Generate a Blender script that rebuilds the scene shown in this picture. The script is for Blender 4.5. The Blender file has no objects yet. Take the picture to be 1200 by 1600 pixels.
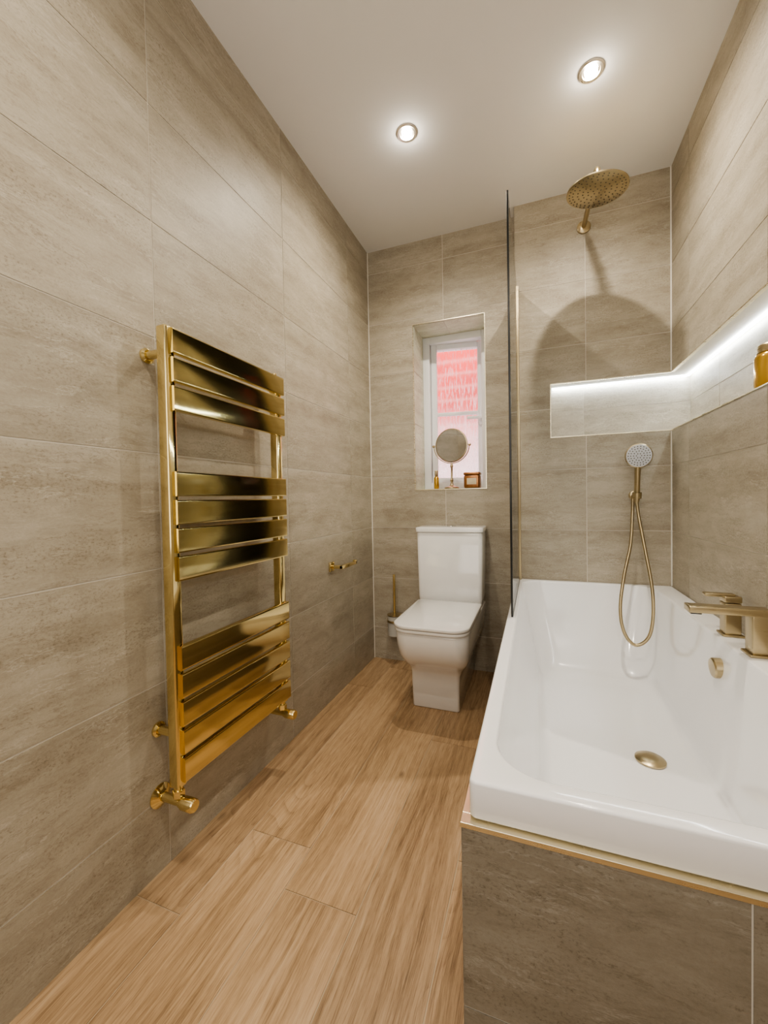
import bpy, bmesh, math, random
from mathutils import Vector, Matrix
random.seed(7)
S = bpy.context.scene
COL = S.collection
PI = math.pi

# ------------------------------------------------------------------ dimensions
CX, CZ = 0.927, 0.962
W, H, D, D2 = 1.508, 2.42, 2.27, 2.19
YR = -0.80                      # wall behind the camera
STEP = 0.838
BZ = 0.539

# ------------------------------------------------------------------ node helpers
def newmat(name):
    m = bpy.data.materials.new(name); m.use_nodes = True
    nt = m.node_tree
    b = nt.nodes['Principled BSDF']
    return m, nt, b
def N(nt, t, **kw):
    n = nt.nodes.new(t)
    for k, v in kw.items():
        if k in n.inputs: n.inputs[k].default_value = v
        else: setattr(n, k, v)
    return n
def L(nt, a, b): nt.links.new(a, b)
def mapping(nt, src, scale, loc=(0,0,0)):
    mp = nt.nodes.new('ShaderNodeMapping')
    mp.inputs['Scale'].default_value = scale; mp.inputs['Location'].default_value = loc
    L(nt, src, mp.inputs['Vector']); return mp.outputs['Vector']
def noise(nt, vec, scale, detail=5, rough=.55, dist=0):
    n = nt.nodes.new('ShaderNodeTexNoise')
    n.inputs['Scale'].default_value = scale; n.inputs['Detail'].default_value = detail
    n.inputs['Roughness'].default_value = rough; n.inputs['Distortion'].default_value = dist
    L(nt, vec, n.inputs['Vector']); return n.outputs['Fac']
def ramp(nt, fac, stops):
    r = nt.nodes.new('ShaderNodeValToRGB'); e = r.color_ramp.elements
    while len(e) < len(stops): e.new(.5)
    for i, (p, c) in enumerate(stops):
        e[i].position = p; e[i].color = (c[0], c[1], c[2], 1)
    L(nt, fac, r.inputs['Fac']); return r.outputs['Color']
def mixc(nt, f, a, b, mode='MIX'):
    m = nt.nodes.new('ShaderNodeMix'); m.data_type = 'RGBA'; m.blend_type = mode
    if isinstance(f, (int, float)): m.inputs[0].default_value = f
    else: L(nt, f, m.inputs[0])
    for s, v in ((6, a), (7, b)):
        if isinstance(v, tuple): m.inputs[s].default_value = (v[0], v[1], v[2], 1)
        else: L(nt, v, m.inputs[s])
    return m.outputs[2]
def math_(nt, op, a, b=0.0):
    m = nt.nodes.new('ShaderNodeMath'); m.operation = op
    for i, v in ((0, a), (1, b)):
        if isinstance(v, (int, float)): m.inputs[i].default_value = v
        else: L(nt, v, m.inputs[i])
    return m.outputs[0]
def bump(nt, b, h, strength, dist=.002):
    bp = nt.nodes.new('ShaderNodeBump'); bp.inputs['Strength'].default_value = strength
    bp.inputs['Distance'].default_value = dist
    L(nt, h, bp.inputs['Height']); L(nt, bp.outputs['Normal'], b.inputs['Normal'])
def uvout(nt): return nt.nodes.new('ShaderNodeTexCoord').outputs['UV']
def objout(nt): return nt.nodes.new('ShaderNodeTexCoord').outputs['Object']
def pertile(nt, uv, amt):
    """a factor around 1 that is nearly constant over one tile (its UVs start at a random far offset)"""
    n = noise(nt, mapping(nt, uv, (.35, .35, 1)), 1.0, 1, .5)
    return math_(nt, 'ADD', 1.0-amt*.5, math_(nt, 'MULTIPLY', n, amt))

def simple(name, col, rough=.5, metal=0., coat=0., nz=0.0):
    m, nt, b = newmat(name)
    b.inputs['Roughness'].default_value = rough; b.inputs['Metallic'].default_value = metal
    b.inputs['Coat Weight'].default_value = coat
    f = noise(nt, objout(nt), 14, 3)
    k = 1 - nz
    L(nt, mixc(nt, f, (col[0]*k, col[1]*k, col[2]*k), col), b.inputs['Base Color'])
    return m

def travertine(name, dark=1.0, tint=(1, 1, 1)):
    m, nt, b = newmat(name); uv = uvout(nt)
    warp = noise(nt, mapping(nt, uv, (2.6, 5, 1)), 2.0, 5, .6)
    comb = N(nt, 'ShaderNodeVectorMath', operation='ADD')
    cx = nt.nodes.new('ShaderNodeCombineXYZ'); L(nt, math_(nt, 'MULTIPLY', warp, .065), cx.inputs[1])
    L(nt, uv, comb.inputs[0]); L(nt, cx.outputs[0], comb.inputs[1])
    w = comb.outputs[0]
    bands = noise(nt, mapping(nt, w, (.35, 7, 1)), 1.6, 6, .58)
    cloud = noise(nt, mapping(nt, uv, (3.2, 6.5, 1)), 2.3, 9, .72, .35)
    fine = noise(nt, mapping(nt, w, (10, 55, 1)), 2.0, 6, .72)
    speck = noise(nt, mapping(nt, uv, (65, 85, 1)), 2.2, 5, .78)
    a = math_(nt, 'ADD', math_(nt, 'MULTIPLY', bands, .36), math_(nt, 'MULTIPLY', cloud, .36))
    a = math_(nt, 'ADD', a, math_(nt, 'MULTIPLY', fine, .10))
    a = math_(nt, 'ADD', a, math_(nt, 'MULTIPLY', speck, .18))
    def c(r, g, bb): return (r*dark*tint[0], g*dark*tint[1], bb*dark*tint[2])
    col = ramp(nt, a, [(.37, c(.280, .238, .176)), (.45, c(.366, .322, .248)), (.53, c(.432, .388, .308)), (.63, c(.512, .472, .392))])
    sp = ramp(nt, speck, [(.38, (.48, .44, .39)), (.46, (1, 1, 1))])
    patch = ramp(nt, noise(nt, mapping(nt, w, (1.6, 7, 1), (7, 3, 0)), 2.1, 5, .6), [(.47, (0, 0, 0)), (.57, (1, 1, 1))])
    spm = mixc(nt, patch, (1, 1, 1), sp)
    col = mixc(nt, .55, col, spm, 'MULTIPLY')
    for off, colr, wgt in (((3, 5, 0), c(.62, .58, .50), .55), ((13, 9, 0), c(.22, .18, .125), .55), ((23, 19, 0), c(.24, .20, .145), .45)):
        v = math_(nt, 'ABSOLUTE', math_(nt, 'SUBTRACT', noise(nt, mapping(nt, w, (2.2, 15, 1), off), 2.0, 7, .66), .5))
        vm = ramp(nt, v, [(.0, (1, 1, 1)), (.013, (0, 0, 0))])
        pm = ramp(nt, noise(nt, mapping(nt, uv, (1.7, 5, 1), off), 2.2, 3, .5), [(.49, (0, 0, 0)), (.57, (1, 1, 1))])
        col = mixc(nt, math_(nt, 'MULTIPLY', math_(nt, 'MULTIPLY', vm, pm), wgt), col, colr)
    vs = N(nt, 'ShaderNodeVectorMath', operation='SCALE'); L(nt, col, vs.inputs[0]); L(nt, pertile(nt, uv, .28), vs.inputs['Scale'])
    L(nt, vs.outputs[0], b.inputs['Base Color'])
    b.inputs['Roughness'].default_value = .46
    b.inputs['Specular IOR Level'].default_value = .35
    bump(nt, b, a, .35, .005)
    return m

def oak():
    m, nt, b = newmat('oak_plank_tile'); uv = uvout(nt)     # u across plank, v along
    warp = noise(nt, mapping(nt, uv, (3.0, 1.0, 1)), 1.4, 3, .5)
    cx = nt.nodes.new('ShaderNodeCombineXYZ'); L(nt, math_(nt, 'MULTIPLY', warp, .045), cx.inputs[0])
    ad = N(nt, 'ShaderNodeVectorMath', operation='ADD'); L(nt, uv, ad.inputs[0]); L(nt, cx.outputs[0], ad.inputs[1])
    w = ad.outputs[0]
    g1 = noise(nt, mapping(nt, w, (34, .8, 1)), 1.8, 6, .62)
    g2 = noise(nt, mapping(nt, w, (170, 6.0, 1)), 2.2, 5, .75)
    g3 = noise(nt, mapping(nt, uv, (2.4, .7, 1)), 2.0, 3, .5)
    a = math_(nt, 'ADD', math_(nt, 'MULTIPLY', g1, .34), math_(nt, 'MULTIPLY', g2, .40))
    a = math_(nt, 'ADD', a, math_(nt, 'MULTIPLY', g3, .26))
    col = ramp(nt, a, [(.37, (.160, .098, .050)), (.45, (.325, .212, .116)), (.52, (.455, .310, .180)), (.62, (.565, .410, .260))])
    # cathedral growth rings: contours of a stretched field
    rg = noise(nt, mapping(nt, w, (5.0, .62, 1), (2, 8, 0)), 1.2, .5, .3)
    ring = math_(nt, 'FRACT', math_(nt, 'MULTIPLY', rg, 40))
    rm = ramp(nt, ring, [(.0, (1, 1, 1)), (.20, (.40, .40, .40)), (.45, (0, 0, 0)), (1.0, (0, 0, 0))])
    br_ = ramp(nt, g2, [(.42, (1, 1, 1)), (.58, (.15, .15, .15))])
    rk = ramp(nt, noise(nt, mapping(nt, uv, (3, .8, 1), (9, 1, 0)), 2.0, 3, .5), [(.42, (0, 0, 0)), (.58, (1, 1, 1))])
    col = mixc(nt, math_(nt, 'MULTIPLY', math_(nt, 'MULTIPLY', math_(nt, 'MULTIPLY', rm, br_), rk), .60), col, (.165, .095, .045))
    vo = nt.nodes.new('ShaderNodeTexVoronoi'); vo.inputs['Scale'].default_value = 1.0
    L(nt, mapping(nt, w, (8.0, 3.6, 1)), vo.inputs['Vector'])
    kn = ramp(nt, math_(nt, 'ADD', vo.outputs['Distance'], math_(nt, 'MULTIPLY', g2, .08)), [(.06, (1, 1, 1)), (.14, (0, 0, 0))])
    kf = ramp(nt, vo.outputs['Color'], [(.60, (0, 0, 0)), (.64, (1, 1, 1))])
    col = mixc(nt, math_(nt, 'MULTIPLY', math_(nt, 'MULTIPLY', kn, kf), .85), col, (.065, .034, .016))
    vs = N(nt, 'ShaderNodeVectorMath', operation='SCALE'); L(nt, col, vs.inputs[0]); L(nt, pertile(nt, uv, .55), vs.inputs['Scale'])
    L(nt, vs.outputs[0], b.inputs['Base Color'])
    b.inputs['Roughness'].default_value = .42
    bump(nt, b, a, .3, .002)
    return m

def brick_mat():
    m, nt, b = newmat('outside_painted_brick')
    br = nt.nodes.new('ShaderNodeTexBrick')
    br.inputs['Color1'].default_value = (.66, .040, .026, 1); br.inputs['Color2'].default_value = (.48, .022, .016, 1)
    br.inputs['Mortar'].default_value = (.64, .24, .20, 1); br.inputs['Scale'].default_value = 2.2
    mp = nt.nodes.new('ShaderNodeMapping'); mp.inputs['Rotation'].default_value = (PI/2, 0, 0)
    oc = objout(nt)
    L(nt, oc, mp.inputs['Vector']); L(nt, mp.outputs[0], br.inputs['Vector'])
    sep = nt.nodes.new('ShaderNodeSeparateXYZ'); L(nt, oc, sep.inputs[0])
    f = ramp(nt, math_(nt, 'MULTIPLY', sep.outputs[2], .25), [(.30, (1, 1, 1)), (.43, (0, 0, 0))])
    L(nt, mixc(nt, f, br.outputs['Color'], (.80, .62, .58)), b.inputs['Base Color']); b.inputs['Roughness'].default_value = .8
    return m

def emis(name, col, s):
    m, nt, b = newmat(name)
    b.inputs['Base Color'].default_value = (0.8, 0.8, 0.8, 1)
    b.inputs['Emission Color'].default_value = (*col, 1); b.inputs['Emission Strength'].default_value = s
    return m

def metal(name, col, rough, scale=(3, 3, 60), amt=.12):
    m, nt, b = newmat(name)
    b.inputs['Metallic'].default_value = 1
    f = noise(nt, mapping(nt, objout(nt), scale), 4, 3)
    c2 = tuple(x*(1-amt) for x in col)
    L(nt, mixc(nt, f, c2, col), b.inputs['Base Color'])
    L(nt, math_(nt, 'ADD', math_(nt, 'MULTIPLY', f, rough*.5), rough*.75), b.inputs['Roughness'])
    return m

def screen_glass():
    m, nt, b = newmat('clear_screen_glass')
    out = nt.nodes['Material Output']
    tr = N(nt, 'ShaderNodeBsdfTransparent'); tr.inputs['Color'].default_value = (.95, .98, .965, 1)
    gl = N(nt, 'ShaderNodeBsdfGlossy'); gl.inputs['Roughness'].default_value = .02
    fr = N(nt, 'ShaderNodeFresnel'); fr.inputs['IOR'].default_value = 1.35
    mx = N(nt, 'ShaderNodeMixShader'); L(nt, fr.outputs[0], mx.inputs[0]); L(nt, tr.outputs[0], mx.inputs[1]); L(nt, gl.outputs[0], mx.inputs[2])
    L(nt, mx.outputs[0], out.inputs['Surface']); return m

def window_glass():
    m, nt, b = newmat('rain_textured_glass')
    out = nt.nodes['Material Output']
    tl = N(nt, 'ShaderNodeBsdfTranslucent'); tl.inputs['Color'].default_value = (.97, .94, .93, 1)
    rf = N(nt, 'ShaderNodeBsdfRefraction'); rf.inputs['Roughness'].default_value = .05; rf.inputs['IOR'].default_value = 1.12
    h = noise(nt, mapping(nt, objout(nt), (60, 1, 7)), 2, 4, .6)
    bp = N(nt, 'ShaderNodeBump'); bp.inputs['Strength'].default_value = .7; bp.inputs['Distance'].default_value = .01
    L(nt, h, bp.inputs['Height']); L(nt, bp.outputs[0], rf.inputs['Normal'])
    mx = N(nt, 'ShaderNodeMixShader')
    sep = nt.nodes.new('ShaderNodeSeparateXYZ'); L(nt, objout(nt), sep.inputs[0])
    low = math_(nt, 'MULTIPLY', math_(nt, 'SUBTRACT', 1.50, sep.outputs[2]), .6)
    L(nt, math_(nt, 'MAXIMUM', math_(nt, 'ADD', ramp(nt, h, [(.48, (.0, .0, .0)), (.62, (.50, .50, .50))]), low), 0.01), mx.inputs[0])
    L(nt, rf.outputs[0], mx.inputs[1]); L(nt, tl.outputs[0], mx.inputs[2])
    gl = N(nt, 'ShaderNodeBsdfGlossy'); gl.inputs['Roughness'].default_value = .15
    m2 = N(nt, 'ShaderNodeMixShader'); m2.inputs[0].default_value = .05
    L(nt, mx.outputs[0], m2.inputs[1]); L(nt, gl.outputs[0], m2.inputs[2])
    L(nt, m2.outputs[0], out.inputs['Surface']); return m

TRAV = travertine('travertine_tile'); OAK = oak()
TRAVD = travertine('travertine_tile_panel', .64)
TRAVL = travertine('travertine_tile_niche_lit', 1.35, (.97, 1, 1.06))  # same tile, paler and cooler: strip glow put into the colour
TRAVW = travertine('travertine_tile_reveal_lit', 1.80, (.90, 1.03, 1.05))  # same tile whitened: daylight on the reveal put into the colour
GROUT = simple('pale_grout', (.70, .66, .58), .9, nz=.1)
FGROUT = simple('floor_grout', (.48, .38, .26), .9, nz=.1)
PAINT = simple('ceiling_paint', (.86, .85, .84), .85, nz=.02)
GOLD = metal('polished_brass', (.84, .70, .37), .09, (2, 2, 30), .04)
BRASS = metal('brushed_brass', (.53, .44, .28), .30)
HEADB = metal('shower_head_brass', (.60, .50, .33), .16)
TRIM = metal('brass_trim', (.86, .78, .58), .28)
PALE = metal('pale_bezel_metal', (.85, .80, .72), .3)
ACRYL = simple('white_acrylic', (.88, .88, .885), .12, coat=.5, nz=.01)
CERAM = simple('white_ceramic', (.86, .85, .83), .12, coat=.5, nz=.01)
UPVC = simple('white_window_plastic', (.88, .89, .90), .35, nz=.02)
DARK = simple('dark_seal', (.012, .014, .013), .3, nz=.2)
NOZ = simple('grey_nozzle_rubber', (.10, .09, .075), .6)
CHROME = metal('chrome', (.75, .75, .75), .1)
MIRR = metal('mirror_glass', (.60, .60, .60), .01, amt=.01)
FROST = simple('frosted_white_glass', (.50, .50, .47), .35, nz=.03)
BULB = emis('downlight_bulb', (1, .90, .74), 90)
LED = emis('led_strip_light', (.86, .94, 1), 40)
SGL = screen_glass(); WGL = window_glass(); BRICK = brick_mat()
COPPER = metal('copper_tin', (.45, .22, .10), .3, (20, 20, 20), .5)
AMBER = simple('amber_gold_bottle', (.55, .33, .06), .2, metal=.7, coat=.4)
LABEL = simple('cream_label', (.70, .60, .42), .6)
BRISTLE = simple('white_bristle', (.8, .8, .8), .9)
DOORP = simple('white_door_paint', (.75, .72, .68), .5, nz=.02)

# ------------------------------------------------------------------ geometry helpers
def B(): return bmesh.new()
def merge(bm, t):
    me = bpy.data.meshes.new('tmp'); t.to_mesh(me); t.free(); bm.from_mesh(me); bpy.data.meshes.remove(me)
def box(bm, x0, x1, y0, y1, z0, z1, bev=0, seg=3, mi=0, rot=None):
    t = bmesh.new(); bmesh.ops.create_cube(t, size=1)
    for v in t.verts: v.co = Vector(((x0+x1)/2+v.co.x*(x1-x0), (y0+y1)/2+v.co.y*(y1-y0), (z0+z1)/2+v.co.z*(z1-z0)))
    if bev: bmesh.ops.bevel(t, geom=t.edges[:], offset=bev, segments=seg, profile=.5, affect='EDGES')
    if rot is not None: bmesh.ops.transform(t, matrix=rot, verts=t.verts)
    for f in t.faces: f.material_index = mi
    merge(bm, t)
def loft(bm, rings, cap0=True, cap1=True, closed=True, wrap=False):
    vs = [[bm.verts.new(p) for p in r] for r in rings]
    n = len(vs[0]); pairs = list(zip(vs, vs[1:]))
    if wrap: pairs.append((vs[-1], vs[0])); cap0 = cap1 = False
    for a, b in pairs:
        for i in range(n if closed else n-1):
            j = (i+1) % n
            bm.faces.new((a[i], a[j], b[j], b[i]))
    if cap0: bm.faces.new(list(reversed(vs[0])))
    if cap1: bm.faces.new(vs[-1])
def frame_of(d):
    d = d.normalized(); a = Vector((0, 0, 1)) if abs(d.z) < .9 else Vector((1, 0, 0))
    u = d.cross(a).normalized(); return u, d.cross(u).normalized()
def lathe(bm, origin, axis, prof, n=32, wrap=False):
    """prof: list of (radius, distance along axis)"""
    o = Vector(origin); d = Vector(axis).normalized(); u, v = frame_of(d)
    rings = [[o + d*h + (u*math.cos(2*PI*i/n) + v*math.sin(2*PI*i/n))*max(r, 1e-4) for i in range(n)] for r, h in prof]
    loft(bm, rings, wrap=wrap)
def cyl(bm, p0, p1, r, n=24, bev=.0015):
    p0 = Vector(p0); p1 = Vector(p1); l = (p1-p0).length; b = min(bev, r*.4, l*.3)
    lathe(bm, p0, p1-p0, [(r-b, 0), (r, b), (r, l-b), (r-b, l)], n)
def tube(bm, pts, r, n=12):
    pts = [Vector(p) for p in pts]; rings = []; u = None
    for i, p in enumerate(pts):
        d = (pts[min(i+1, len(pts)-1)] - pts[max(i-1, 0)]).normalized()
        if u is None: u, _ = frame_of(d)
        u = (u - d*u.dot(d)).normalized(); v = d.cross(u)
        rings.append([p + (u*math.cos(2*PI*k/n)+v*math.sin(2*PI*k/n))*r for k in range(n)])
    loft(bm, rings)
def spline(pts, k=10):
    pts = [Vector(p) for p in pts]; P = [pts[0]*2-pts[1]] + pts + [pts[-1]*2-pts[-2]]; out = []
    for i in range(1, len(P)-2):
        a, b, c, d = P[i-1], P[i], P[i+1], P[i+2]
        for j in range(k):
            t = j/k
            out.append(.5*((2*b)+(c-a)*t+(2*a-5*b+4*c-d)*t*t+(3*b-a-3*c+d)*t**3))
    out.append(pts[-1]); return out
def rrect(x0, x1, y0, y1, r, z, n=8):
    if not isinstance(r, tuple): r = (r,)*4
    out = []
    for (cx, cy, a0), q in zip(((x0+r[0], y0+r[0], PI), (x1-r[1], y0+r[1], 1.5*PI), (x1-r[2], y1-r[2], 0), (x0+r[3], y1-r[3], .5*PI)), r):
        for i in range(n+1):
            a = a0 + .5*PI*i/n
            out.append(Vector((cx+q*math.cos(a), cy+q*math.sin(a), z)))
    return out
def obj(name, bm, mats, parent=None, smooth=True, ang=.6):
    bmesh.ops.recalc_face_normals(bm, faces=bm.faces[:])
    if smooth:
        for f in bm.faces: f.smooth = True
        for e in bm.edges:
            if len(e.link_faces) == 2 and e.calc_face_angle(0) > ang: e.smooth = False
    me = bpy.data.meshes.new(name); bm.to_mesh(me); bm.free()
    o = bpy.data.objects.new(name, me); COL.objects.link(o)
    for m in (mats if isinstance(mats, (list, tuple)) else [mats]): me.materials.append(m)
    if parent:
        o.parent = parent
        if parent.type == 'EMPTY': o.matrix_parent_inverse = Matrix.Translation(-Vector(parent.location))
    return o
def tag(o, label, cat, group=None):
    o['label'] = label; o['category'] = cat
    if group: o['group'] = group
    return o
def thing(name, label, cat, loc, group=None):
    o = bpy.data.objects.new(name, None); COL.objects.link(o); o.location = loc; o.empty_display_size = .05
    return tag(o, label, cat, group)
def struct(o): o['kind'] = 'structure'; return o

def tiles(bm, O, U, V, regions, u0, v0, pu, pv, gap=.0032, h=.0015, mi=0):
    """raised tiles cut to the given regions (ua,ub,va,vb); UV in metres with a random offset per tile"""
    O, U, V = Vector(O), Vector(U), Vector(V); Nn = U.cross(V)
    uvl = bm.loops.layers.uv.verify()
    off = {}
    for (ua, ub, va, vb) in regions:
        i0 = math.floor((ua-u0)/pu); i1 = math.ceil((ub-u0)/pu)
        j0 = math.floor((va-v0)/pv); j1 = math.ceil((vb-v0)/pv)
        for i in range(i0, i1):
            for j in range(j0, j1):
                a = max(ua, u0+i*pu+gap/2); b = min(ub, u0+(i+1)*pu-gap/2)
                c = max(va, v0+j*pv+gap/2); d = min(vb, v0+(j+1)*pv-gap/2)
                if b-a < .002 or d-c < .002: continue
                if (i, j) not in off: off[(i, j)] = (random.uniform(0, 60), random.uniform(0, 60))
                ou, ov = off[(i, j)]
                top = [O+U*x+V*y+Nn*h for x, y in ((a, c), (b, c), (b, d), (a, d))]
                bot = [O+U*x+V*y-Nn*.0005 for x, y in ((a, c), (b, c), (b, d), (a, d))]
                tv = [bm.verts.new(p) for p in top]; bv = [bm.verts.new(p) for p in bot]
                fs = [bm.faces.new(tv)] + [bm.faces.new((bv[k], bv[(k+1) % 4], tv[(k+1) % 4], tv[k])) for k in range(4)]
                for f in fs:
                    f.material_index = mi
                    for lp in f.loops:
                        q = lp.vert.co - O
                        lp[uvl].uv = (q.dot(U)-(u0+i*pu)+ou, q.dot(V)-(v0+j*pv)+ov)

PU, PV, Z0 = .592, .30, .19
X, Y, Z = Vector((1, 0, 0)), Vector((0, 1, 0)), Vector((0, 0, 1))

# ------------------------------------------------------------------ room shell
bm = B(); box(bm, -.15, W+.3, YR-.1, D+.3, -.1, -.0015, mi=1)
uvl = bm.loops.layers.uv.verify()
strips = [(-.055, .14, .695), (.14, .335, .954), (.335, .53, .83), (.53, .725, .35), (.725, .92, 1.05), (.92, 1.115, .6), (1.115, 1.31, .2), (1.31, 1.505, .9), (1.505, 1.7, .5)]
for (a, b, j) in strips: tiles(bm, (0, 0, -.0015), X, Y, [(max(a, 0)+.0012, min(b, W)-.0012, YR, D)], a, j, .195, 1.2, .003)
struct(obj('floor', bm, [OAK, FGROUT], smooth=False))

bm = B(); box(bm, -.15, W+.3, YR-.1, D+.3, H, H+.1)
struct(obj('ceiling', bm, PAINT, smooth=False))

bm = B(); box(bm, -.15, 0, YR-.1, D+.3, 0, H, mi=1)
tiles(bm, (0, 0, 0), Y, Z, [(YR, D, 0, H)], .795-PU*4, Z0-PV, PU, PV, .0038)
struct(obj('wall_left', bm, [TRAV, GROUT], smooth=False))

# back wall with window opening
wx0, wx1, wz0, wz1 = .277, .675, 1.01, 1.95
YB = D+.30
bm = B()
for (a, b, c, d) in ((0, wx0, 0, H), (wx1, STEP+.02, 0, H), (wx0, wx1, 0, wz0), (wx0, wx1, wz1, H)):
    box(bm, a, b, D, YB, c, d, mi=1)
tiles(bm, (0, D, 0), X, Z, [(0, wx0, 0, H), (wx1, STEP, 0, H), (wx0, wx1, 0, wz0), (wx0, wx1, wz1, H)], .452-PU, Z0-PV, PU, PV)
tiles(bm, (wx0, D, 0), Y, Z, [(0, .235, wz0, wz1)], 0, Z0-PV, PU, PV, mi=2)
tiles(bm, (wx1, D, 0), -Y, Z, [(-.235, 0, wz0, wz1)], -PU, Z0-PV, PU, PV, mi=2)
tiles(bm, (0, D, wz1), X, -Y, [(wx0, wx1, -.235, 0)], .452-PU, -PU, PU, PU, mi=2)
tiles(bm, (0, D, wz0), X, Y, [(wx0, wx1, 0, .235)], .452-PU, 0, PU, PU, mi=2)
struct(obj('wall_back', bm, [TRAV, GROUT, TRAVW], smooth=False))

# shower end wall (built forward) with its arm of the niche
nz0, nz1, nd = 1.250, 1.510, .10
nx0, ny0 = 1.001, .85
bm = B()
box(bm, STEP, W+.3, D2+nd, YB, 0, H, mi=1)
for (a, b, c, d) in ((STEP, W, 0, nz0), (STEP, W, nz1, H), (STEP, nx0, nz0, nz1)): box(bm, a, b, D2, D2+nd, c, d, mi=1)
tiles(bm, (0, D2, 0), X, Z, [(STEP, W, 0, nz0), (STEP, W, nz1, H), (STEP, nx0, nz0, nz1)], 1.158-PU, Z0-PV, PU, PV)
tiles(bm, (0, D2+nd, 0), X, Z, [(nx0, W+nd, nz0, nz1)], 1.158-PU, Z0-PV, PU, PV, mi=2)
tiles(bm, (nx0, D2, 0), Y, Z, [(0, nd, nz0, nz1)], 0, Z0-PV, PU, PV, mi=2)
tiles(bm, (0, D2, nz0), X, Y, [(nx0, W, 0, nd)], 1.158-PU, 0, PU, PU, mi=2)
tiles(bm, (STEP, D2, 0), -Y, Z, [(-.08, 0, 0, H)], -PU, Z0-PV, PU, PV)
struct(obj('wall_shower', bm, [TRAV, GROUT, TRAVL], smooth=False))

bm = B()
box(bm, W+nd, W+.3, YR-.1, D2+nd, 0, H, mi=1)
for (a, b, c, d) in ((YR-.1, D2+nd, 0, nz0), (YR-.1, D2+nd, nz1, H), (YR-.1, ny0, nz0, nz1)): box(bm, W, W+nd, a, b, c, d, mi=1)
tiles(bm, (W, 0, 0), -Y, Z, [(-D2, -YR, 0, nz0), (-D2, -YR, nz1, H), (-ny0, -YR, nz0, nz1)], -1.969-PU, Z0-PV, PU, PV)
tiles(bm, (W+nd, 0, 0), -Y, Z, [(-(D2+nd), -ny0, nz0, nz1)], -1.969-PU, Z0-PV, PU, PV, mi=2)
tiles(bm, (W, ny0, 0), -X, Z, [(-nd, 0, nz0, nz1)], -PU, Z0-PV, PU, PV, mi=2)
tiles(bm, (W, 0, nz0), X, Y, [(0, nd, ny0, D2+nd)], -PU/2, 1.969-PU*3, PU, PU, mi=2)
struct(obj('wall_right', bm, [TRAV, GROUT, TRAVL], smooth=False))

bm = B(); box(bm, -.15, W+.3, YR-.1, YR, 0, H, mi=1)
tiles(bm, (0, YR, 0), -X, Z, [(-W, 0, 0, H)], -PU*3, Z0-PV, PU, PV)
struct(obj('wall_front', bm, [TRAV, GROUT], smooth=False))
bm = B(); box(bm, .25, 1.01, YR+.002, YR+.035, 0, 2.0, .003)
for z0, z1 in ((.2, .85), (1.0, 1.8)): box(bm, .36, .90, YR+.03, YR+.045, z0, z1, .006)
dr = obj('door_1', bm, DOORP, smooth=False); struct(dr)
bm = B(); cyl(bm, (.93, YR+.03, 1.0), (.93, YR+.07, 1.0), .012); cyl(bm, (.93, YR+.07, 1.0), (.82, YR+.07, 1.0), .008)
obj('door_handle', bm, BRASS, dr)

# trims
bm = B(); t = .004; q = .010
box(bm, wx0-t, wx0, D-.004, D+q, wz0-t, wz1+t); box(bm, wx1, wx1+t, D-.004, D+q, wz0-t, wz1+t)
box(bm, wx0, wx1, D-.004, D+q, wz1, wz1+t); box(bm, wx0, wx1, D-.004, D+q, wz0-t, wz0)
struct(obj('trim_1', bm, TRIM, smooth=False))
bm = B(); t = .0028
box(bm, nx0-t, nx0, D2-.0035, D2+q, nz0-t, nz1+t)
box(bm, nx0, W-.002, D2-.0035, D2+q, nz1-.001, nz1+t); box(bm, nx0, W-.002, D2-.0035, D2+q, nz0-t, nz0+.001)
box(bm, W-.0035, W+q, ny0, D2-.002, nz1-.001, nz1+t); box(bm, W-.0035, W+q, ny0, D2-.002, nz0-t, nz0+.001)
box(bm, W-.0035, W+q, ny0-t, ny0, nz0-t, nz1+t)
struct(obj('trim_2', bm, TRIM, smooth=False))
SIL = simple('white_corner_silicone', (.80, .77, .70), .5)
bm = B(); box(bm, 0, .005, D-.006, D, 0, H); struct(obj('trim_3', bm, SIL, smooth=False))
bm = B(); box(bm, W-.006, W, D2-.006, D2, BZ, nz0-.005); box(bm, W-.006, W, D2-.006, D2, nz1+.005, H); struct(obj('trim_4', bm, SIL, smooth=False))

# outside wall seen through the window
bm = B(); box(bm, -2.5, 3.5, 3.6, 3.8, -.5, 3.6); struct(obj('wall_outside', bm, BRICK, smooth=False))

# window
def quadframe(bm, x0, x1, z0, z1, y0, y1, w, rot=None, bev=.004):
    for (a, b, c, d) in ((x0, x0+w, z0, z1), (x1-w, x1, z0, z1), (x0+w-.001, x1-w+.001, z1-w, z1), (x0+w-.001, x1-w+.001, z0, z0+w)):
        box(bm, a, b, y0, y1, c, d, bev, 2, rot=rot)
bm = B(); quadframe(bm, wx0+.001, wx1-.001, wz0+.001, wz1-.001, D+.20, D+.27, .042)
win = obj('window_1', bm, UPVC); struct(win)
hx, hy = wx0+.044, D+.262
R = Matrix.Translation((hx, hy, 0)) @ Matrix.Rotation(math.radians(9), 4, 'Z') @ Matrix.Translation((-hx, -hy, 0))
sx0, sx1, sz0, sz1 = wx0+.040, wx1-.040, wz0+.038, wz1-.038
bm = B(); quadframe(bm, sx0, sx1, sz0, sz1, D+.225, D+.275, .036, R, .006)
box(bm, sx0+.033, sx1-.033, D+.235, D+.262, 1.470, 1.490, .003, 2, rot=R)
sash = obj('sash', bm, UPVC, win)
bm = B(); box(bm, sx0+.033, sx1-.033, D+.247, D+.253, sz0+.033, sz1-.033, rot=R); obj('window_pane', bm, WGL, win, smooth=False)
bm = B(); hx1 = sx1-.018
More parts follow.
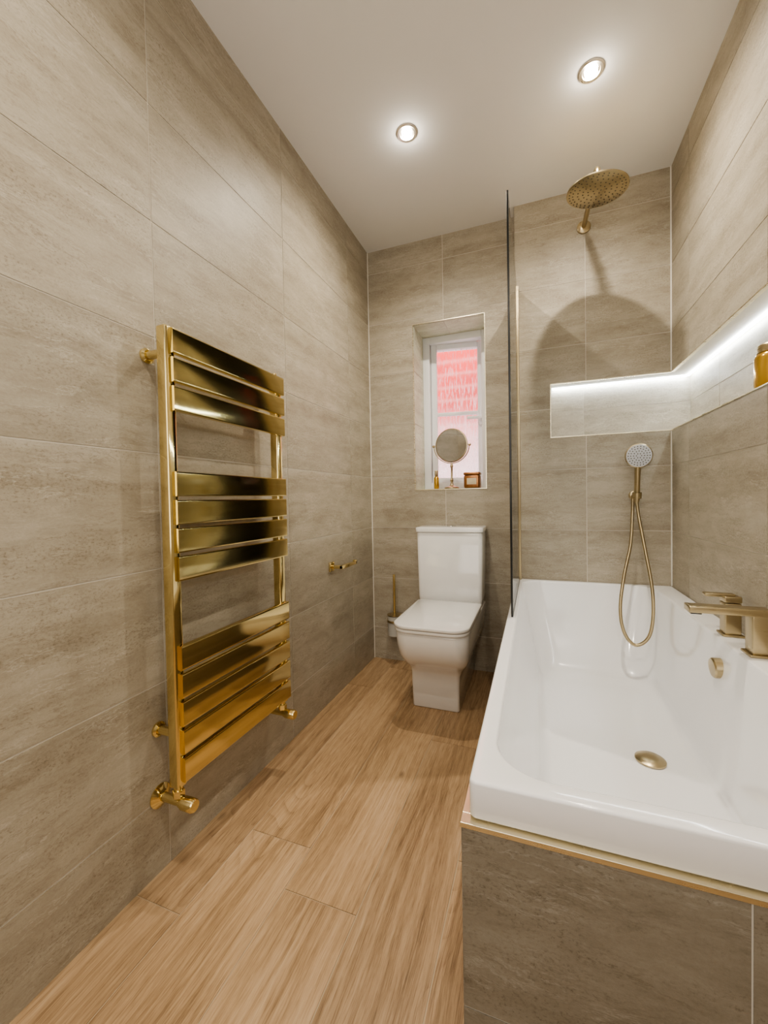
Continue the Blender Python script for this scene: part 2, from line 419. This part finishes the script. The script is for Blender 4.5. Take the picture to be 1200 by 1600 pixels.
box(bm, hx1-.012, hx1+.012, D+.213, D+.226, 1.40, 1.46, .003, rot=R); box(bm, hx1-.085, hx1+.008, D+.195, D+.213, 1.435, 1.453, .005, rot=R)
obj('window_handle', bm, UPVC, win)

# ------------------------------------------------------------------ towel radiator
G = .0024
RY0, RY1, RT, RB = .752, 1.237, 1.400, .240
rad = thing('towel_radiator', 'tall polished brass flat panel towel radiator on the left wall', 'radiator', (.07, .98, RB))
for y in (RY0, RY1-.032):
    bm = B(); box(bm, .052, .084, y, y+.030, RB, RT, .006, 3); obj('post', bm, GOLD, rad)
zt = RT-.006; pit = .0712
tops = [zt-k*pit for k in range(3)] + [1.039-k*pit for k in range(4)] + [.600-k*pit for k in range(5)]
for z in tops:
    bm = B(); z1 = z; z0 = z-.0618; y0 = RY0+.014; y1 = RY1
    pts = [(.080, z0), (.0905, z0), (.0925, z0+.001), (.0932, z0+.0028), (.0934, z0+.005), (.0934, z1-.005), (.0932, z1-.0028), (.0925, z1-.001), (.0905, z1), (.080, z1)]
    loft(bm, [[Vector((px, yy, pz)) for px, pz in pts] for yy in (y0, y1)])
    obj('bar', bm, GOLD, rad, ang=.5)
for y in (RY0+.015, RY1-.017):
    for z in (1.335, .375):
        bm = B(); cyl(bm, (G, y-.0, z), (.055, y, z), .011); lathe(bm, (G, y, z), (1, 0, 0), [(.019, 0), (.019, .006), (.014, .010)], 24)
        obj('wall_bracket', bm, GOLD, rad)
for i, y in enumerate((RY0+.015, RY1-.017)):
    bm = B(); z = RB-.040
    cyl(bm, (.068, y, RB+.002), (.068, y, z+.012), .010)
    lathe(bm, (.068, y, z+.032), (0, 0, -1), [(.014, 0), (.015, .004), (.015, .018), (.011, .022)], 6)
    cyl(bm, (G, y, z), (.075, y, z), .011)
    if i == 0: lathe(bm, (G, y, z), (1, 0, 0), [(.030, 0), (.030, .003), (.018, .010), (.012, .013)], 32)
    else: lathe(bm, (G, y, z), (1, 0, 0), [(.022, 0), (.022, .003), (.012, .009)], 32)
    v = obj('valve', bm, GOLD, rad)
    bm = B(); lathe(bm, (.072, y, z), (1, 0, 0), [(.012, 0), (.0135, .004), (.0135, .010), (.0165, .012), (.0165, .044), (.014, .048)], 32)
    obj('valve_knob', bm, GOLD, v)
bm = B(); cyl(bm, (.068, RY1-.017, RT-.002), (.068, RY1-.017, RT+.010), .007); obj('bleed_cap', bm, GOLD, rad)

# ------------------------------------------------------------------ toilet
tx = .510
toi = thing('toilet', 'white close-coupled toilet with squared lid beneath the window', 'toilet', (tx, 2.0, 0))
def trap(hw, yf, yb, rf, rb, z, c=0): return rrect(tx+c-hw, tx+c+hw, yf, yb, (rf, rf, rb, rb), z, 10)
spec = [(.104, 1.790, 2.255, .010, .01, .0, -.018), (.108, 1.786, 2.258, .012, .01, .005, -.018), (.109, 1.776, 2.258, .014, .01, .120, -.018), (.111, 1.762, 2.258, .018, .01, .172, -.014),
        (.117, 1.738, 2.258, .026, .01, .200, -.009), (.128, 1.702, 2.258, .038, .012, .226, -.004), (.141, 1.664, 2.258, .048, .015, .255, 0), (.150, 1.634, 2.258, .056, .02, .290, 0),
        (.155, 1.614, 2.258, .062, .02, .335, 0), (.157, 1.604, 2.258, .066, .02, .388, 0), (.155, 1.606, 2.255, .064, .02, .397, 0), (.148, 1.613, 2.25, .06, .02, .401, 0)]
bm = B(); loft(bm, [trap(*s) for s in spec]); obj('pan', bm, CERAM, toi, ang=1.0)
def slab(z0, z1, hw, yf, yb, rf, rb, e=.006):
    bm = B(); loft(bm, [trap(hw-e, yf+e, yb-e, rf-e, rb-e*.5, z0), trap(hw-e*.3, yf+e*.3, yb-e*.3, rf-e*.3, rb, z0+e*.4), trap(hw, yf, yb, rf, rb, z0+e), trap(hw, yf, yb, rf, rb, z1-e),
                   trap(hw-e*.3, yf+e*.3, yb-e*.3, rf-e*.3, rb, z1-e*.3), trap(hw-e, yf+e, yb-e, rf-e, rb-e*.5, z1)]); return bm
obj('seat', slab(.4025, .416, .160, 1.592, 2.035, .070, .02, .003), CERAM, toi, ang=1.0)
obj('lid', slab(.419, .434, .163, 1.586, 2.045, .074, .022, .004), CERAM, toi, ang=1.0)
for s in (-1, 1):
    bm = B(); cyl(bm, (tx+s*.09, 2.052, .402), (tx+s*.09, 2.052, .428), .011); obj('hinge', bm, CHROME, toi)
k = -.010
bm = B()
loft(bm, [rrect(tx+k-a, tx+k+a, yf, 2.264, r, z, 8) for a, yf, r, z in ((.156, 2.100, .012, .395), (.164, 2.092, .016, .402), (.167, 2.088, .020, .44), (.171, 2.084, .020, .775), (.167, 2.088, .018, .779))])
obj('cistern', bm, CERAM, toi, ang=1.0)
bm = B()
loft(bm, [rrect(tx+k-a, tx+k+a, yf, yb, r, z, 8) for a, yf, yb, r, z in ((.169, 2.086, 2.264, .018, .779), (.176, 2.078, 2.266, .020, .782), (.177, 2.077, 2.266, .020, .801), (.175, 2.080, 2.264, .020, .805), (.165, 2.090, 2.256, .018, .807))])
obj('cistern_lid', bm, CERAM, toi, ang=1.0)
bm = B(); lathe(bm, (tx+k, 2.17, .806), (0, 0, 1), [(.024, 0), (.024, .004), (.020, .006)], 32); obj('flush_button', bm, CHROME, toi)

# ------------------------------------------------------------------ toilet brush and its holder
bx, by = .158, 2.200
hd = thing('toilet_brush_holder', 'frosted white toilet brush cup in a brass wall bracket left of the toilet', 'toilet brush holder', (bx, by, .17))
bm = B(); lathe(bm, (bx, by, .172), (0, 0, 1), [(.001, 0), (.036, 0), (.040, .004), (.041, .115), (.037, .115), (.036, .008), (.001, .007)], 36); obj('cup', bm, FROST, hd)
bm = B(); lathe(bm, (bx, by, .252), (0, 0, 1), [(.0415, 0), (.045, 0), (.045, .012), (.0415, .012)], 36, wrap=True)
box(bm, bx-.008, bx+.008, by+.044, D-.003, .253, .263, .001); obj('bracket_ring', bm, BRASS, hd)
bm = B(); box(bm, bx-.022, bx+.022, D-.010, D-.0022, .235, .280, .002); obj('wall_plate', bm, BRASS, hd)
br = thing('toilet_brush', 'toilet brush with slim upright brass handle standing in its frosted cup', 'toilet brush', (bx, by, .184))
bm = B(); cyl(bm, (bx, by, .25), (bx, by, .525), .0075); obj('handle', bm, GOLD, br)
bm = B(); lathe(bm, (bx, by, .2885), (0, 0, 1), [(.038, 0), (.043, .001), (.043, .006), (.012, .012)], 32); obj('cup_cover', bm, BRASS, br)
bm = B(); lathe(bm, (bx, by, .184), (0, 0, 1), [(.02, 0), (.03, .015), (.03, .06), (.012, .075)], 24); obj('bristles', bm, BRISTLE, br)

# ------------------------------------------------------------------ toilet roll holder
rh = thing('toilet_roll_holder', 'small empty brass toilet roll holder on the left wall near the toilet', 'toilet roll holder', (0, 1.73, .64))
zr = .640
bm = B(); box(bm, G, .011, 1.708, 1.752, zr-.022, zr+.022, .002); obj('wall_plate', bm, GOLD, rh)
bm = B(); box(bm, .008, .068, 1.722, 1.738, zr-.008, zr+.008, .002); box(bm, .052, .070, 1.722, 1.885, zr-.008, zr+.008, .002); box(bm, .052, .070, 1.874, 1.885, zr-.006, zr+.014, .002)
obj('arm', bm, GOLD, rh)

# ------------------------------------------------------------------ bathtub
bx0, bx1, by0, by1 = .829, W-.004, .600, D2-.004
ox0, ox1, oy0, oy1 = .860, 1.424, .636, 2.150
tub = thing('bathtub', 'large white double-ended bathtub set in a tiled surround on the right', 'bathtub', ((bx0+bx1)/2, (by0+by1)/2, .12))
rings = []
def outer(e, z, r=.011): return rrect(bx0+e, bx1-e, by0+e, by1-e, max(r-e*.5, .005), z, 12)
rings += [outer(.010, .483), outer(.001, .484), outer(0, .486), outer(0, .5345), outer(.0006, .5372), outer(.002, .5388), outer(.004, .5394), outer(.008, .5395)]
def inner(t, z, r):
    lx, rx, fy, by_ = t
    return rrect(ox0+lx, ox1-rx, oy0+fy, oy1-by_, r, z, 12)
rings += [inner((-.004, -.004, -.004, -.004), .5395, .089), inner((-.001, -.001, -.001, -.001), .5385, .088), inner((.001, .001, .001, .001), .5355, .087), inner((.002, .002, .002, .002), .527, .087)]
for z, lx, rx, fy, byy, r in ((.48, .012, .010, .014, .018, .088), (.42, .024, .018, .030, .042, .09), (.36, .037, .027, .048, .070, .092), (.30, .050, .036, .070, .104, .094),
                       (.25, .062, .044, .092, .140, .094), (.215, .072, .051, .112, .168, .090), (.197, .080, .056, .128, .188, .084), (.186, .091, .065, .146, .208, .076), (.181, .106, .080, .166, .230, .068), (.178, .15, .12, .23, .29, .05)):
    rings.append(inner((lx, rx, fy, byy), z, r))
bm = B(); loft(bm, rings, cap0=False, cap1=True)
obj('tub_shell', bm, ACRYL, tub, ang=1.2)
bm = B(); lathe(bm, (1.235, 1.37, .178), (0, 0, 1), [(.036, 0), (.040, .002), (.040, .006), (.030, .012), (.012, .014)], 40)
obj('waste_plug', bm, BRASS, tub)
bm = B(); lathe(bm, (ox1-.008, 1.405, .462), (-1, 0, -.05), [(.028, -.012), (.028, .018), (.025, .022), (.010, .023)], 40)
obj('overflow_cover', bm, BRASS, tub)

# tiled bath panel, front and side, not a room wall
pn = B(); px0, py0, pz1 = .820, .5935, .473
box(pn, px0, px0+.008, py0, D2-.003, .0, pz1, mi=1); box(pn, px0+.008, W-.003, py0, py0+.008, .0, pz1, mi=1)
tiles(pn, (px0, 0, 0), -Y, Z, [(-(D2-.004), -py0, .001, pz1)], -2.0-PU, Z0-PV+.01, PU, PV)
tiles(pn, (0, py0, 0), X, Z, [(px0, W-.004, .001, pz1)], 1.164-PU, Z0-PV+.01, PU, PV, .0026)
pan = obj('bath_panel', pn, [TRAVD, GROUT], smooth=False); struct(pan)
bm = B(); box(bm, px0-.003, W-.003, py0-.003, py0+.018, pz1, pz1+.008, .001); box(bm, px0-.003, px0+.018, py0+.018, D2-.004, pz1, pz1+.008, .001)
obj('edge_trim', bm, TRIM, pan, smooth=False)

# ------------------------------------------------------------------ bath taps on the right rim
def tap_lever(x, y):
    t = thing('bath_tap', 'brushed brass deck tap with flat square lever, farther one along the bath rim', 'tap', (x, y, BZ))
    bm = B(); box(bm, x-.026, x+.026, y-.026, y+.026, BZ+.0008, BZ+.007, .002); obj('base_plate', bm, BRASS, t)
    bm = B(); box(bm, x-.020, x+.020, y-.020, y+.020, BZ+.006, BZ+.098, .003); obj('body', bm, BRASS, t)
    bm = B(); box(bm, x-.021, x+.021, y-.021, y+.021, BZ+.100, BZ+.118, .003); box(bm, x-.066, x+.008, y-.013, y+.013, BZ+.114, BZ+.124, .003); obj('lever', bm, BRASS, t)
tap_lever(1.463, 1.475)
x, y = 1.463, 1.312
t = thing('bath_spout', 'brushed brass flat waterfall bath spout nearest on the bath rim', 'tap', (x, y, BZ))
bm = B(); box(bm, x-.028, x+.028, y-.028, y+.028, BZ+.0008, BZ+.007, .002); obj('base_plate', bm, BRASS, t)
bm = B(); box(bm, x-.021, x+.021, y-.021, y+.021, BZ+.006, BZ+.112, .003); obj('body', bm, BRASS, t)
bm = B(); box(bm, x-.156, x+.022, y-.022, y+.022, BZ+.104, BZ+.122, .003); obj('spout', bm, BRASS, t)
bm = B(); box(bm, x-.151, x-.126, y-.016, y+.016, BZ+.100, BZ+.105, .001); obj('water_outlet', bm, DARK, t)

# ------------------------------------------------------------------ bath screen
scr = thing('bath_screen', 'frameless clear glass shower screen with brass wall profile standing on the bath edge', 'shower screen', (.848, 1.83, BZ))
gx = .846
bm = B(); box(bm, gx-.003, gx+.003, 1.474, D2-.020, .556, 2.0); obj('glass_pane', bm, SGL, scr, smooth=False)
bm = B(); box(bm, gx-.0035, gx+.0035, 1.468, 1.475, .550, 2.002, .001); obj('edge_seal', bm, DARK, scr)
bm = B(); box(bm, gx-.0035, gx+.0035, 1.475, D2-.02, BZ+.0012, .557, .001); obj('bottom_seal', bm, DARK, scr)
bm = B(); box(bm, gx-.009, gx+.009, D2-.040, D2-.0025, BZ+.0012, 2.006, .002); obj('wall_profile', bm, BRASS, scr)

# ------------------------------------------------------------------ rain shower head
sx, sy = 1.162, 1.797
sh = thing('overhead_shower', 'round brass rain shower head on a wall arm below the ceiling', 'shower head', (sx, sy, 2.14))
xw = 1.153; za = 2.238
bm = B(); lathe(bm, (xw, D2-.0025, za), (0, -1, 0), [(.030, 0), (.030, .006), (.026, .009), (.013, .012)], 36); obj('wall_flange', bm, BRASS, sh)
bm = B(); tube(bm, spline([(xw, D2-.01, za), (xw+.003, 2.08, za+.001), (xw+.007, 1.90, za+.002), (sx, 1.830, za-.002), (sx, sy+.004, za-.018), (sx, sy, za-.040), (sx, sy, za-.055)], 8), .0105, 20); obj('arm', bm, BRASS, sh)
bm = B(); lathe(bm, (sx, sy, za-.048), (0, 0, -1), [(.012, 0), (.016, .004), (.016, .020), (.013, .026)], 24); obj('swivel_joint', bm, BRASS, sh)
tilt = Vector((-.06, .05, -1)).normalized()
hb = Vector((sx, sy, za-.071))
bm = B(); lathe(bm, hb, tilt, [(.012, 0), (.018, .006), (.030, .0125), (.060, .0155), (.090, .018), (.105, .0205), (.106, .0215)], 64)
obj('head_cover', bm, HEADB, sh, ang=.9)
bm = B(); lathe(bm, hb, tilt, [(.107, .0220), (.109, .0235), (.109, .028), (.106, .030)], 64)
head = obj('spray_plate', bm, BRASS, sh, ang=.9)
bm = B(); c = hb+tilt*.0299; u, v = frame_of(tilt)
for k, r in enumerate((.014, .032, .050, .068, .086, .098)):
    n = 5+6*k
    for i in range(n):
        a = 2*PI*i/n+k*.3; p = c+(u*math.cos(a)+v*math.sin(a))*r
        lathe(bm, p, tilt, [(.0027, 0), (.0025, .0008), (.001, .0011)], 8)
obj('nozzles', bm, NOZ, head)

# ------------------------------------------------------------------ hand shower
hx, hz = 1.358, .955
bk = thing('shower_bracket', 'round brushed brass hand shower wall outlet and cradle', 'shower bracket', (hx, D2, hz))
bm = B(); lathe(bm, (hx, D2-.0025, hz), (0, -1, 0), [(.024, 0), (.024, .006), (.020, .009), (.012, .010)], 32); obj('wall_flange', bm, BRASS, bk)
bm = B(); cyl(bm, (hx, D2-.008, hz), (hx, D2-.035, hz), .010); cyl(bm, (hx-.010, D2-.022, hz), (hx-.010, D2-.022, hz-.028), .008)
lathe(bm, (hx, D2-.0545, hz-.014), (0, -.12, 1), [(.0135, 0), (.018, .001), (.019, .028), (.0145, .029)], 28, wrap=True); obj('cradle', bm, BRASS, bk)
hs = thing('hand_shower', 'round brass hand shower with grey spray face and long looping hose', 'hand shower', (hx, D2-.05, hz-.03))
bm = B(); lathe(bm, (hx, D2-.052, hz-.035), (0, -.12, 1), [(.008, 0), (.0085, .004), (.0115, .018), (.0115, .10), (.0125, .165), (.0125, .185), (.008, .190)], 28); obj('handle', bm, BRASS, hs)
hc = Vector((hx+.002, D2-.081, hz+.178)); hn = Vector((-.05, -1, -.12)).normalized()
bm = B(); lathe(bm, hc, hn, [(.015, -.020), (.035, -.016), (.052, -.006), (.054, .0), (.054, .006), (.051, .008)], 48); shd = obj('head', bm, BRASS, hs, ang=.9)
GREY = simple('pale_grey_spray_face', (.55, .56, .58), .3)
bm = B(); lathe(bm, hc+hn*.007, hn, [(.050, 0), (.050, .002), (.046, .003)], 48); fc = obj('spray_face', bm, GREY, hs)
bm = B(); u, v = frame_of(hn)
for r, n in ((.010, 6), (.021, 12), (.032, 18), (.042, 22)):
    for i in range(n):
        a = 2*PI*i/n; lathe(bm, hc+hn*.0098+(u*math.cos(a)+v*math.sin(a))*r, hn, [(.0026, 0), (.0024, .001), (.0008, .0015)], 6)
obj('nozzles', bm, NOZ, fc)
bm = B()
tube(bm, spline([(hx-.010, D2-.022, hz-.0285), (hx-.014, D2-.032, hz-.09), (1.325, 2.10, .735), (1.288, 2.04, .60), (1.262, 1.975, .472), (1.268, 1.93, .385), (1.305, 1.92, .338), (1.350, 1.92, .368), (1.372, 1.935, .442), (1.383, 1.99, .56), (1.372, 2.07, .735),
     (hx+.006, D2-.062, hz-.10), (hx, D2-.052, hz-.033)], 12), .0066, 14)
obj('hose', bm, metal('brass_hose_weave', (.56, .46, .29), .34, (90, 90, 900), .45), hs)

# ------------------------------------------------------------------ downlights and LED strips
for i, (x, y, lab) in enumerate(((.458, 1.593, 'round ceiling downlight over the toilet side, lit'), (1.119, 1.600, 'round ceiling downlight above the bath, lit'))):
    d = thing('downlight', lab, 'ceiling light', (x, y, H), 'ceiling downlights')
    bm = B(); lathe(bm, (x, y, H-.0005), (0, 0, -1), [(.042, 0), (.042, .003), (.038, .006), (.029, .005), (.027, .001)], 48); obj('bezel', bm, PALE, d)
    bm = B(); lathe(bm, (x, y, H-.0045), (0, 0, -1), [(.021, 0), (.021, .002), (.017, .003)], 32); obj('bulb', bm, BULB, d)
bm = B(); box(bm, nx0+.01, W+nd-.02, D2+nd-.020, D2+nd-.013, nz1-.007, nz1-.0005)
box(bm, W+nd-.020, W+nd-.013, ny0+.02, D2+nd-.020, nz1-.007, nz1-.0005)
tag(obj('led_strip', bm, LED, smooth=False), 'cool white light strip glowing along the top of the corner niche', 'light strip')

# ------------------------------------------------------------------ things on the sill and in the niche
zs = wz0+.0018
mx, my = .478, 2.318
vm = thing('vanity_mirror', 'round swivelling brass vanity mirror on a pedestal on the window sill', 'mirror', (mx, my, zs))
bm = B(); lathe(bm, (mx, my, zs), (0, 0, 1), [(.042, 0), (.044, .003), (.040, .008), (.018, .013), (.009, .022), (.006, .035), (.010, .048), (.0055, .060), (.0055, .120), (.009, .126), (.006, .140), (.004, .148)], 36)
obj('pedestal', bm, BRASS, vm)
mc = Vector((mx, my, zs+.246)); mn = Vector((-.17, -1, -.04)).normalized()
bm = B(); lathe(bm, mc, mn, [(.090, -.005), (.0965, -.003), (.0965, .003), (.092, .005)], 64); fr = obj('mirror_frame', bm, BRASS, vm)
bm = B(); lathe(bm, mc+mn*.0046, mn, [(.0905, 0), (.0905, .0012)], 64); obj('mirror_plate', bm, MIRR, fr)
bm = B(); tube(bm, [mc+Vector((math.sin(a)*.101, 0, -math.cos(a)*.101)) for a in [(-1.57+3.14*i/32) for i in range(33)]], .003, 10)
for s in (-1, 1): lathe(bm, mc+Vector((s*.0985, 0, 0)), (s, 0, 0), [(.004, -.004), (.007, 0), (.007, .008), (.004, .012)], 16)
obj('yoke', bm, BRASS, vm)
x, y = .388, 2.320
pb = thing('perfume_bottle', 'slim gold perfume bottle on the sill left of the round mirror', 'bottle', (x, y, zs))
bm = B(); lathe(bm, (x, y, zs), (0, 0, 1), [(.013, 0), (.015, .003), (.015, .062), (.010, .070), (.006, .074)], 28); obj('body', bm, AMBER, pb)
bm = B(); lathe(bm, (x, y, zs+.074), (0, 0, 1), [(.008, 0), (.009, .002), (.009, .030), (.007, .033)], 24); obj('cap', bm, BRASS, pb)
x, y = .594, 2.325
ct = thing('candle_tin', 'small square copper tin with pale label on the sill right of the mirror', 'tin', (x, y, zs))
bm = B(); box(bm, x-.043, x+.043, y-.040, y+.040, zs, zs+.072, .008); obj('body', bm, COPPER, ct)
bm = B(); box(bm, x-.045, x+.045, y-.042, y+.042, zs+.0725, zs+.088, .006); obj('lid', bm, COPPER, ct)
bm = B(); box(bm, x-.026, x+.026, y-.0412, y-.0398, zs+.020, zs+.055, .0005); obj('paper_label', bm, LABEL, ct)
x, y, z = W+.046, 1.458, nz0+.0018
nb = thing('storage_jar', 'brass-gold rounded lidded jar standing in the lit niche', 'jar', (x, y, z))
bm = B(); lathe(bm, (x, y, z), (0, 0, 1), [(.036, 0), (.040, .003), (.042, .012), (.042, .086), (.038, .096), (.034, .099)], 40); obj('body', bm, AMBER, nb)
bm = B(); lathe(bm, (x, y, z+.0995), (0, 0, 1), [(.034, 0), (.036, .002), (.036, .020), (.033, .024), (.010, .026)], 40); obj('lid', bm, BRASS, nb)

# ------------------------------------------------------------------ lights
def lamp(name, kind, loc, energy, col, **kw):
    l = bpy.data.lights.new(name, kind); l.energy = energy; l.color = col
    for k, v in kw.items(): setattr(l, k, v)
    o = bpy.data.objects.new(name, l); COL.objects.link(o); o.location = loc; return o
WARM = (1, .905, .765)
for i, (x, y, e) in enumerate(((.458, 1.593, 43), (1.119, 1.600, 50), (.458, .25, 29), (1.119, .25, 27))):  # last two have no fixture: unseen spots added to light the room
    lamp('downlight_or_fill', 'SPOT', (x, y, H-.012), e, WARM, spot_size=math.radians(155), spot_blend=.9, shadow_soft_size=.014)
    if i < 2: lamp('downlight_spill', 'POINT', (x, y, H-.04), .5, WARM, shadow_soft_size=.02)
o = lamp('rear_fill', 'AREA', (.75, YR+.08, 1.5), 13, (1, .96, .91), shape='RECTANGLE', size=1.2, size_y=1.6)  # unseen lamp added behind the camera to brighten the room
o.rotation_euler = (math.radians(-90), 0, PI)
o = lamp('sky_light', 'AREA', (.5, 3.0, 3.4), 80, (.97, .97, 1), shape='RECTANGLE', size=2.0, size_y=.5)
o.rotation_euler = (math.radians(35), 0, 0)

w = bpy.data.worlds.new('world'); S.world = w; w.use_nodes = True
bg = w.node_tree.nodes['Background']; bg.inputs[0].default_value = (.86, .91, 1, 1); bg.inputs[1].default_value = 3.6
S.view_settings.view_transform = 'AgX'; S.view_settings.look = 'AgX - Medium High Contrast'

# ------------------------------------------------------------------ camera
f = 635.0; yaw = math.radians(20.5); pit_ = math.radians(1.3); rol = math.radians(1.05)
fh = Vector((-math.sin(yaw), math.cos(yaw), 0)); R0 = Vector((math.cos(yaw), math.sin(yaw), 0))
F = fh*math.cos(pit_) - Z*math.sin(pit_); U0 = R0.cross(F)
up = U0*math.cos(rol)+R0*math.sin(rol); ri = R0*math.cos(rol)-U0*math.sin(rol)
cam = bpy.data.cameras.new('camera'); co = bpy.data.objects.new('camera', cam); COL.objects.link(co)
M = Matrix((ri, up, -F)).transposed().to_4x4(); M.translation = Vector((CX, 0, CZ)); co.matrix_world = M
cam.sensor_fit = 'HORIZONTAL'; cam.sensor_width = 36; cam.lens = f/1200*36; cam.shift_y = -.0055; cam.clip_start = .01
S.camera = co
